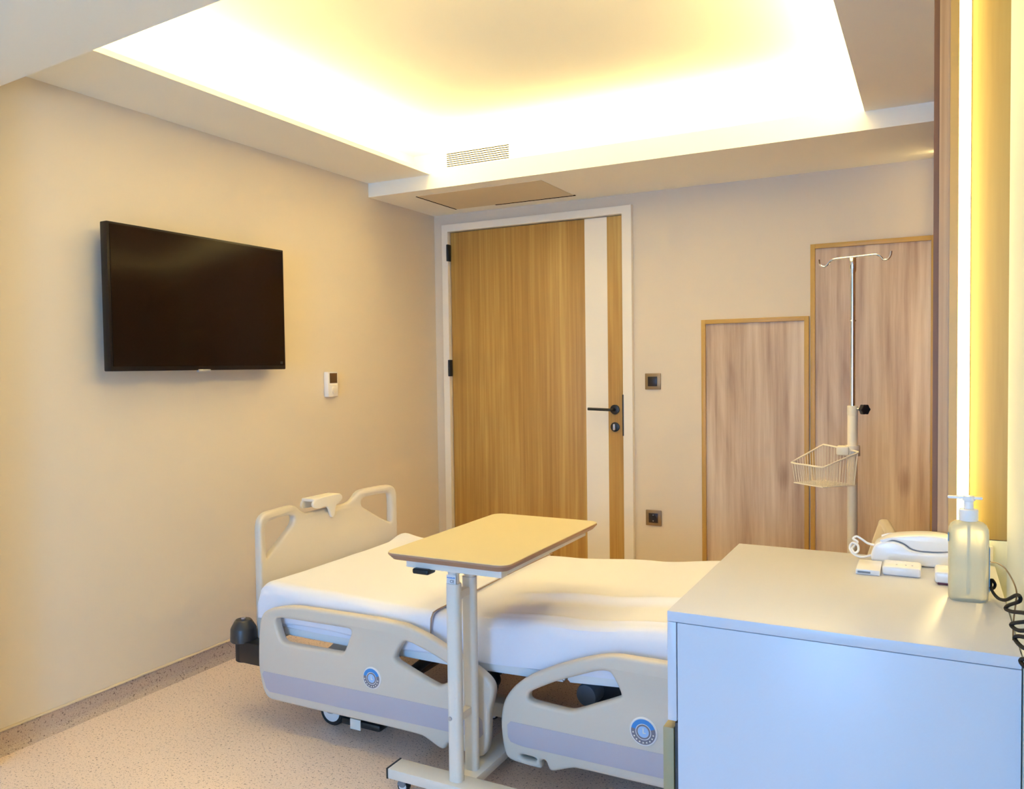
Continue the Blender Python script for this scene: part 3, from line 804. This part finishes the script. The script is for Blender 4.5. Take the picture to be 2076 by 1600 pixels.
# maker's label: blue script line over the letters CE
bm = bmesh.new(); bm_box(bm, CXF-0.0155, CXF+0.0155, CYF-0.0136, CYF-0.0129, 0.6502, 0.676)
lb = obj('label_sticker', bm, PHONEW, tb)
bm = bmesh.new()
rr = random.Random(3); x = CXF-0.0135
while x < CXF+0.012:
    w_ = rr.uniform(0.001, 0.0028); h_ = rr.uniform(0.002, 0.004)
    bm_box(bm, x, x+w_, CYF-0.0141, CYF-0.0136, 0.666, 0.666+h_); x += w_+0.0008
q = obj('blue_print', bm, BLUE, tb); q.parent = lb
tc = bpy.data.curves.new('ce', 'FONT'); tc.body = 'CE'; tc.size = 0.012; tc.extrude = 0.0002
to = bpy.data.objects.new('ce', tc); COL.objects.link(to); bpy.context.view_layer.update()
dg = bpy.context.evaluated_depsgraph_get(); me = bpy.data.meshes.new_from_object(to.evaluated_get(dg)); bpy.data.objects.remove(to)
bm = bmesh.new(); bm.from_mesh(me)
for v in bm.verts: v.co = Vector((CXF-0.004+v.co.x, CYF-0.0139+v.co.z*-1, 0.6535+v.co.y))
q = obj('printed_letters', bm, DARKM, tb, smooth=False); q.parent = lb
# base
bm = bmesh.new(); bm_box(bm, 1.318, 1.905, -2.335, -2.265, 0.048, 0.078, bev=0.003); obj('base_bar', bm, STEELW, tb)
bm = bmesh.new(); bm_box(bm, 1.500, 1.580, -2.265, -1.78, 0.048, 0.075, bev=0.003); obj('base_spine', bm, STEELW, tb)
bm = bmesh.new(); bm_box(bm, 1.32, 1.86, -1.78, -1.71, 0.048, 0.078, bev=0.003); obj('base_bar', bm, STEELW, tb)
bm = bmesh.new(); bm_box(bm, 1.313, 1.3185, -2.336, -2.264, 0.047, 0.079, bev=0.001); obj('end_cap', bm, BLACKP, tb)
for cx, cy in ((1.352, -2.300), (1.87, -2.300), (1.352, -1.745), (1.83, -1.745)):
    b1, b2, b3 = caster_bm(cx, cy, 0.019, 0.020)
    c = obj('caster', b3, GREYP, tb); w_ = obj('tyre', b1, RUBBER, tb); w_.parent = c; h_ = obj('wheel_hub', b2, DECKW, tb); h_.parent = c

# ------------------------------------------------------------------ drip stand
iv = thing('drip_stand', 'chrome and cream drip stand with wire basket before the tall oak panel', 'drip stand', (2.472, -0.90, 0.0))
PX, PY = 2.472, -0.90
bm = bmesh.new(); bm_cyl(bm, (PX, PY, 0.10), (PX, PY, 1.093), 0.0185, bev=0.002); bm_cyl(bm, (PX, PY, 1.06), (PX, PY, 1.097), 0.0195, bev=0.002); obj('lower_pole', bm, WIREC, iv)
bm = bmesh.new(); bm_cyl(bm, (PX, PY, 1.09), (PX, PY, 1.60), 0.0098); bm_cyl(bm, (PX, PY, 1.419), (PX, PY, 1.425), 0.0125, bev=0.001); obj('upper_pole', bm, CHROME, iv)
bm = bmesh.new(); bm_cyl(bm, (PX, PY, 1.612), (PX, PY, 1.662), 0.0125, bev=0.001); bm_cyl(bm, (PX, PY, 1.585), (PX, PY, 1.612), 0.006, 0.0122); obj('hook_socket', bm, CHROME, iv)
bm = bmesh.new()
hk = [(-0.128, 1.667), (-0.124, 1.648), (-0.110, 1.638), (-0.096, 1.643), (-0.082, 1.658), (-0.06, 1.6635), (0, 1.664), (0.06, 1.6645), (0.085, 1.664), (0.100, 1.655), (0.110, 1.643), (0.124, 1.643), (0.134, 1.655), (0.137, 1.672)]
bm_tube(bm, [(PX+a*0.985, PY-a*0.30, z) for a, z in hk], 0.0036, 8, smooth=5)
obj('hook_bar', bm, CHROME, iv)
bm = bmesh.new(); bm_cyl(bm, (PX+0.014, PY-0.010, 1.085), (PX+0.038, PY-0.026, 1.085), 0.005)
kn = obj('clamp_screw', bm, CHROME, iv)
bm = bmesh.new()
star = []
for k in range(24):
    a = 2*PI*k/24; r = 0.019*(1+0.10*math.cos(6*a)); star.append((r*math.cos(a), r*math.sin(a)))
bm_plate(bm, star, [], 0.020, 0.003, lambda u, v, w: (PX+0.044+w*0.64+u*0.77, PY-0.031-w*0.77+u*0.64, 1.085+v))
q = obj('knob', bm, BLACKP, iv); q.parent = kn
# basket
Rr, Bb, Ll, Ff = Vector((2.500, -0.955, 0.925)), Vector((2.362, -0.850, 0.940)), Vector((2.257, -0.975, 0.877)), Vector((2.385, -1.075, 0.876))
cen = (Rr+Bb+Ll+Ff)/4
def low(v, k=0.90):
    p = cen.lerp(v, k); p.z = 0.800; return p
rim = [Rr, Bb, Ll, Ff]; bot = [low(v) for v in rim]
bm = bmesh.new(); bm_tube(bm, catmull([a.lerp(b, k) for a, b in ((Rr, Bb), (Bb, Ll), (Ll, Ff), (Ff, Rr)) for k in (0.07, 0.5, 0.93)], 5, True), 0.0034, 8, closed=True)
bk = obj('basket', bm, WIREC, iv)
bm = bmesh.new()
for (a, b, c, d, n) in ((rim[0], rim[1], bot[0], bot[1], 11), (rim[1], rim[2], bot[1], bot[2], 13), (rim[2], rim[3], bot[2], bot[3], 13), (rim[3], rim[0], bot[3], bot[0], 13)):
    for i in range(n):
        t_ = (i+0.5)/n; bm_tube(bm, [a.lerp(b, t_), c.lerp(d, t_)], 0.0014, 5)
for i in range(12):
    t_ = (i+0.5)/12
    bm_tube(bm, [bot[0].lerp(bot[1], t_), bot[3].lerp(bot[2], t_)], 0.0013, 5)
for i in range(8):
    t_ = (i+0.5)/8
    bm_tube(bm, [bot[0].lerp(bot[3], t_), bot[1].lerp(bot[2], t_)], 0.0013, 5)
bm_tube(bm, bot, 0.0022, 6, closed=True)
q = obj('wire_mesh', bm, WIREC, iv); q.parent = bk
bm = bmesh.new(); bm_lathe(bm, [(0.0275, 0.905), (0.0275, 0.945), (0.019, 0.945), (0.019, 0.905)], (PX, PY, 0), 24); bm_box(bm, PX-0.055, PX-0.01, PY-0.035, PY+0.01, 0.908, 0.943, bev=0.006)
q = obj('basket_clamp', bm, WIREC, iv)
# five-star base
bm = bmesh.new(); bm_cyl(bm, (PX, PY, 0.07), (PX, PY, 0.125), 0.034, 0.024, bev=0.004); obj('base_hub', bm, STEELW, iv)
for k in range(5):
    a = 2*PI*k/5+0.3; ex, ey = PX+0.235*math.cos(a), PY+0.235*math.sin(a)
    bm = bmesh.new(); bm_tube(bm, [(PX+0.02*math.cos(a), PY+0.02*math.sin(a), 0.095), (PX+0.14*math.cos(a), PY+0.14*math.sin(a), 0.085), (ex, ey, 0.068)], 0.013, 10, smooth=4, radii=None)
    lg = obj('leg', bm, STEELW, iv)
    bm = bmesh.new(); bm_lathe(bm, [(0.001, -0.011), (0.022, -0.010), (0.025, -0.006), (0.025, 0.006), (0.022, 0.010), (0.001, 0.011)], (ex, ey, 0.025), 24, 'Y'); bm_cyl(bm, (ex, ey, 0.03), (ex, ey, 0.07), 0.006)
    q = obj('caster', bm, RUBBER, iv); q.parent = lg

# ------------------------------------------------------------------ bedside cabinet
DZ = 0.83
cb = thing('bedside_cabinet', 'white bedside cabinet with smooth side panel in the near right corner', 'cabinet', (2.6, -2.57, 0.0))
CX0, CX1, CY0, CY1 = 2.333, 2.865, -2.866, -2.272
box('cabinet_top', CABW, cb, CX0, CX1, CY0, CY1, DZ-0.0185, DZ, bev=0.001)
box('side_panel', CABW, cb, 2.351, CX1, CY0, CY0+0.018, 0.05, DZ-0.0195, bev=0.0008)
box('side_panel', CABW, cb, 2.351, CX1, CY1-0.018, CY1, 0.05, DZ-0.0195, bev=0.0008)
box('back_panel', CABW, cb, CX1-0.012, CX1, CY0+0.018, CY1-0.018, 0.05, DZ-0.0195)
box('plinth', TAUPE, cb, 2.38, CX1-0.02, CY0+0.03, CY1-0.03, 0.0, 0.05)
box('upper_drawer_front', CABW, cb, CX0, 2.349, CY0, CY1, 0.634, DZ-0.019, bev=0.0012)
for k, (z0, z1) in enumerate(((0.345, 0.618), (0.055, 0.335))):
    box('lower_drawer_front', TAUPE, cb, 2.322, 2.342, CY0+0.006, CY1-0.006, z0, z1, bev=0.002)
box('carcass_front', DARKM, cb, 2.345, 2.352, CY0+0.004, CY1-0.004, 0.05, 0.63)

# ------------------------------------------------------------------ things on the cabinet
# pump bottle
bt = thing('pump_bottle', 'clear plastic pump bottle of cream soap on the cabinet', 'bottle', (2.806, -2.565, DZ))
BX, BY = 2.806, -2.568
def oval(w, d, z, n=40, p=3.2):
    L_ = []
    for k in range(n):
        a = 2*PI*k/n; c, s = math.cos(a), math.sin(a)
        L_.append((BX+w/2*math.copysign(abs(c)**(2/p), c), BY+d/2*math.copysign(abs(s)**(2/p), s), z))
    return L_
bm = bmesh.new()
loft(bm, [oval(w, d, DZ+z, p=p) for w, d, z, p in ((0.060, 0.044, 0.000, 3), (0.064, 0.048, 0.004, 3.2), (0.065, 0.049, 0.03, 3.4), (0.065, 0.049, 0.120, 3.4), (0.064, 0.048, 0.130, 3), (0.058, 0.044, 0.137, 2.8), (0.046, 0.036, 0.142, 2.4), (0.032, 0.028, 0.144, 2), (0.026, 0.026, 0.1445, 2))])
obj('bottle_body', bm, BOTTLE, bt)
TEAL = mat('teal_label', srgb(92, 150, 186), 0.4)
box('label_sticker', TEAL, bt, BX+0.0322, BX+0.0332, BY-0.014, BY+0.016, DZ+0.020, DZ+0.098)
box('label_mark', TEAL, bt, BX-0.0332, BX-0.0318, BY-0.020, BY-0.006, DZ+0.108, DZ+0.122)
bm = bmesh.new()
bm_lathe(bm, [(0.0150, 0.1445), (0.0158, 0.1465), (0.0158, 0.164), (0.0145, 0.1655), (0.008, 0.1665), (0.0078, 0.184), (0.0001, 0.184)], (BX, BY, DZ), 28)
pc = obj('pump_collar', bm, PHONEW, bt)
bm = bmesh.new(); bm_box(bm, BX-0.034, BX+0.022, BY-0.006, BY+0.006, DZ+0.1835, DZ+0.1885, bev=0.0022); bm_cyl(bm, (BX, BY, DZ+0.180), (BX, BY, DZ+0.1895), 0.0105, bev=0.002)
q = obj('pump_head', bm, PHONEW, bt); q.parent = pc
bm = bmesh.new(); bm_cyl(bm, (BX, BY, DZ+0.012), (BX, BY, DZ+0.142), 0.0028, seg=10); obj('dip_tube', bm, WHITEP, bt)

# phone
ph = thing('telephone', 'white slim telephone lying on the cabinet behind the bottle', 'telephone', (2.72, -2.31, DZ))
PYC = -2.312
base_ = [(2.632, 0.8305), (2.628, 0.842), (2.633, 0.862), (2.641, 0.874), (2.668, 0.881), (2.693, 0.875), (2.710, 0.860), (2.76, 0.861), (2.785, 0.866), (2.79, 0.85), (2.785, 0.8305)]
bm = bmesh.new(); bm_plate(bm, rounded(base_, 0.25, 2), [], 0.068, 0.006, XZ(PYC)); obj('phone_base', bm, PHONEW, ph)
hs = [(2.644, 0.8755), (2.668, 0.888), (2.693, 0.893), (2.738, 0.898), (2.779, 0.896), (2.788, 0.885), (2.786, 0.868), (2.76, 0.8632), (2.711, 0.8622), (2.695, 0.8772), (2.668, 0.8832), (2.65, 0.8755)]
bm = bmesh.new(); bm_plate(bm, rounded(hs, 0.25, 2), [], 0.058, 0.005, XZ(PYC-0.003)); obj('handset', bm, PHONEW, ph)
bm = bmesh.new()
bm_tube(bm, [(2.634, PYC-0.02, 0.845), (2.612, PYC-0.024, 0.838), (2.594, PYC-0.02, 0.842), (2.585, PYC-0.01, 0.853), (2.590, PYC-0.004, 0.863), (2.601, PYC-0.01, 0.861), (2.603, PYC-0.018, 0.850), (2.596, PYC-0.02, 0.845), (2.590, PYC-0.014, 0.852), (2.595, PYC, 0.858),
             (2.600, PYC, 0.866), (2.591, PYC+0.004, 0.871), (2.598, PYC+0.008, 0.876), (2.610, PYC+0.006, 0.870), (2.622, PYC, 0.864), (2.640, PYC-0.006, 0.862)], 0.0026, 8, smooth=6)
obj('phone_cord', bm, PHONEW, ph)

# call handset and its holder
cl = thing('cradle', 'small flat white plastic holder with a slot in front of the telephone', 'holder', (2.636, -2.42, DZ))
bm = bmesh.new(); bm_box(bm, 2.608, 2.654, -2.462, -2.372, DZ, DZ+0.011, bev=0.002); obj('holder_body', bm, PHONEW, cl)
bm = bmesh.new(); bm_box(bm, 2.612, 2.636, -2.4635, -2.4615, DZ+0.0035, DZ+0.0075); obj('slot', bm, GREYP, cl)
rc = thing('remote_control', 'small white remote control lying in front of the telephone', 'remote control', (2.693, -2.41, DZ))
bm = bmesh.new(); bm_box(bm, 2.657, 2.728, -2.448, -2.385, DZ, DZ+0.019, bev=0.005, seg=3); obj('remote_body', bm, PHONEW, rc)
bm = bmesh.new()
for x in (2.683, 2.70, 2.712): bm_cyl(bm, (x, -2.425, DZ+0.0185), (x, -2.425, DZ+0.0198), 0.0018, seg=12)
obj('buttons', bm, SILVER, rc)
wb = thing('white_remote', 'small white block with dark red underside just left of the bottle', 'remote control', (2.775, -2.46, DZ))
bm = bmesh.new(); bm_box(bm, 2.752, 2.80, -2.486, -2.42, DZ+0.004, DZ+0.026, bev=0.005, seg=3); obj('block_body', bm, PHONEW, wb)
bm = bmesh.new(); bm_box(bm, 2.757, 2.795, -2.482, -2.424, DZ, DZ+0.0045, bev=0.001); obj('rubber_foot', bm, REDM, wb)

# black coiled cord and thin brown cable hanging along the cream wall
bm = bmesh.new()
P = [(2.828, -2.44, 0.834), (2.838, -2.50, 0.836), (2.846, -2.55, 0.850), (2.848, -2.567, 0.862), (2.843, -2.560, 0.868), (2.841, -2.585, 0.858), (2.846, -2.66, 0.862), (2.850, -2.78, 0.890),
     (2.856, -2.90, 0.930), (2.857, -2.925, 0.928), (2.848, -2.86, 0.903), (2.846, -2.84, 0.892), (2.850, -2.90, 0.905), (2.857, -3.01, 0.934), (2.858, -3.035, 0.932), (2.849, -2.95, 0.903),
     (2.847, -2.925, 0.892), (2.851, -2.98, 0.902), (2.857, -3.06, 0.926), (2.858, -3.075, 0.922), (2.849, -3.00, 0.900), (2.847, -2.985, 0.891), (2.851, -3.04, 0.898), (2.857, -3.13, 0.920),
     (2.857, -3.145, 0.916), (2.849, -3.08, 0.896), (2.847, -3.07, 0.888), (2.852, -3.14, 0.90), (2.857, -3.24, 0.925)]
bm_tube(bm, P, 0.0027, 8, smooth=5)
tag(obj('coiled_cord', bm, mat('cord_black', srgb(12, 9, 8), 0.7, Specular_IOR_Level=0.2), None), 'black coiled cord hanging along the cream wall beside the bottle', 'cord')
bm = bmesh.new()
bm_tube(bm, [(2.852, -2.281, 0.852), (2.850, -2.38, 0.862), (2.852, -2.55, 0.897), (2.855, -2.68, 0.918), (2.857, -2.80, 0.928), (2.858, -2.86, 0.925), (2.858, -2.85, 0.905), (2.859, -2.82, 0.885), (2.859, -2.80, 0.86), (2.8595, -2.79, 0.8312)], 0.0012, 6, smooth=6)
tag(obj('thin_cable', bm, BROWNWIRE, None), 'thin brown cable curving from the outlet plate down the cream wall', 'cable')

for o in list(bpy.data.objects):
    if '_base' in o: del o['_base']
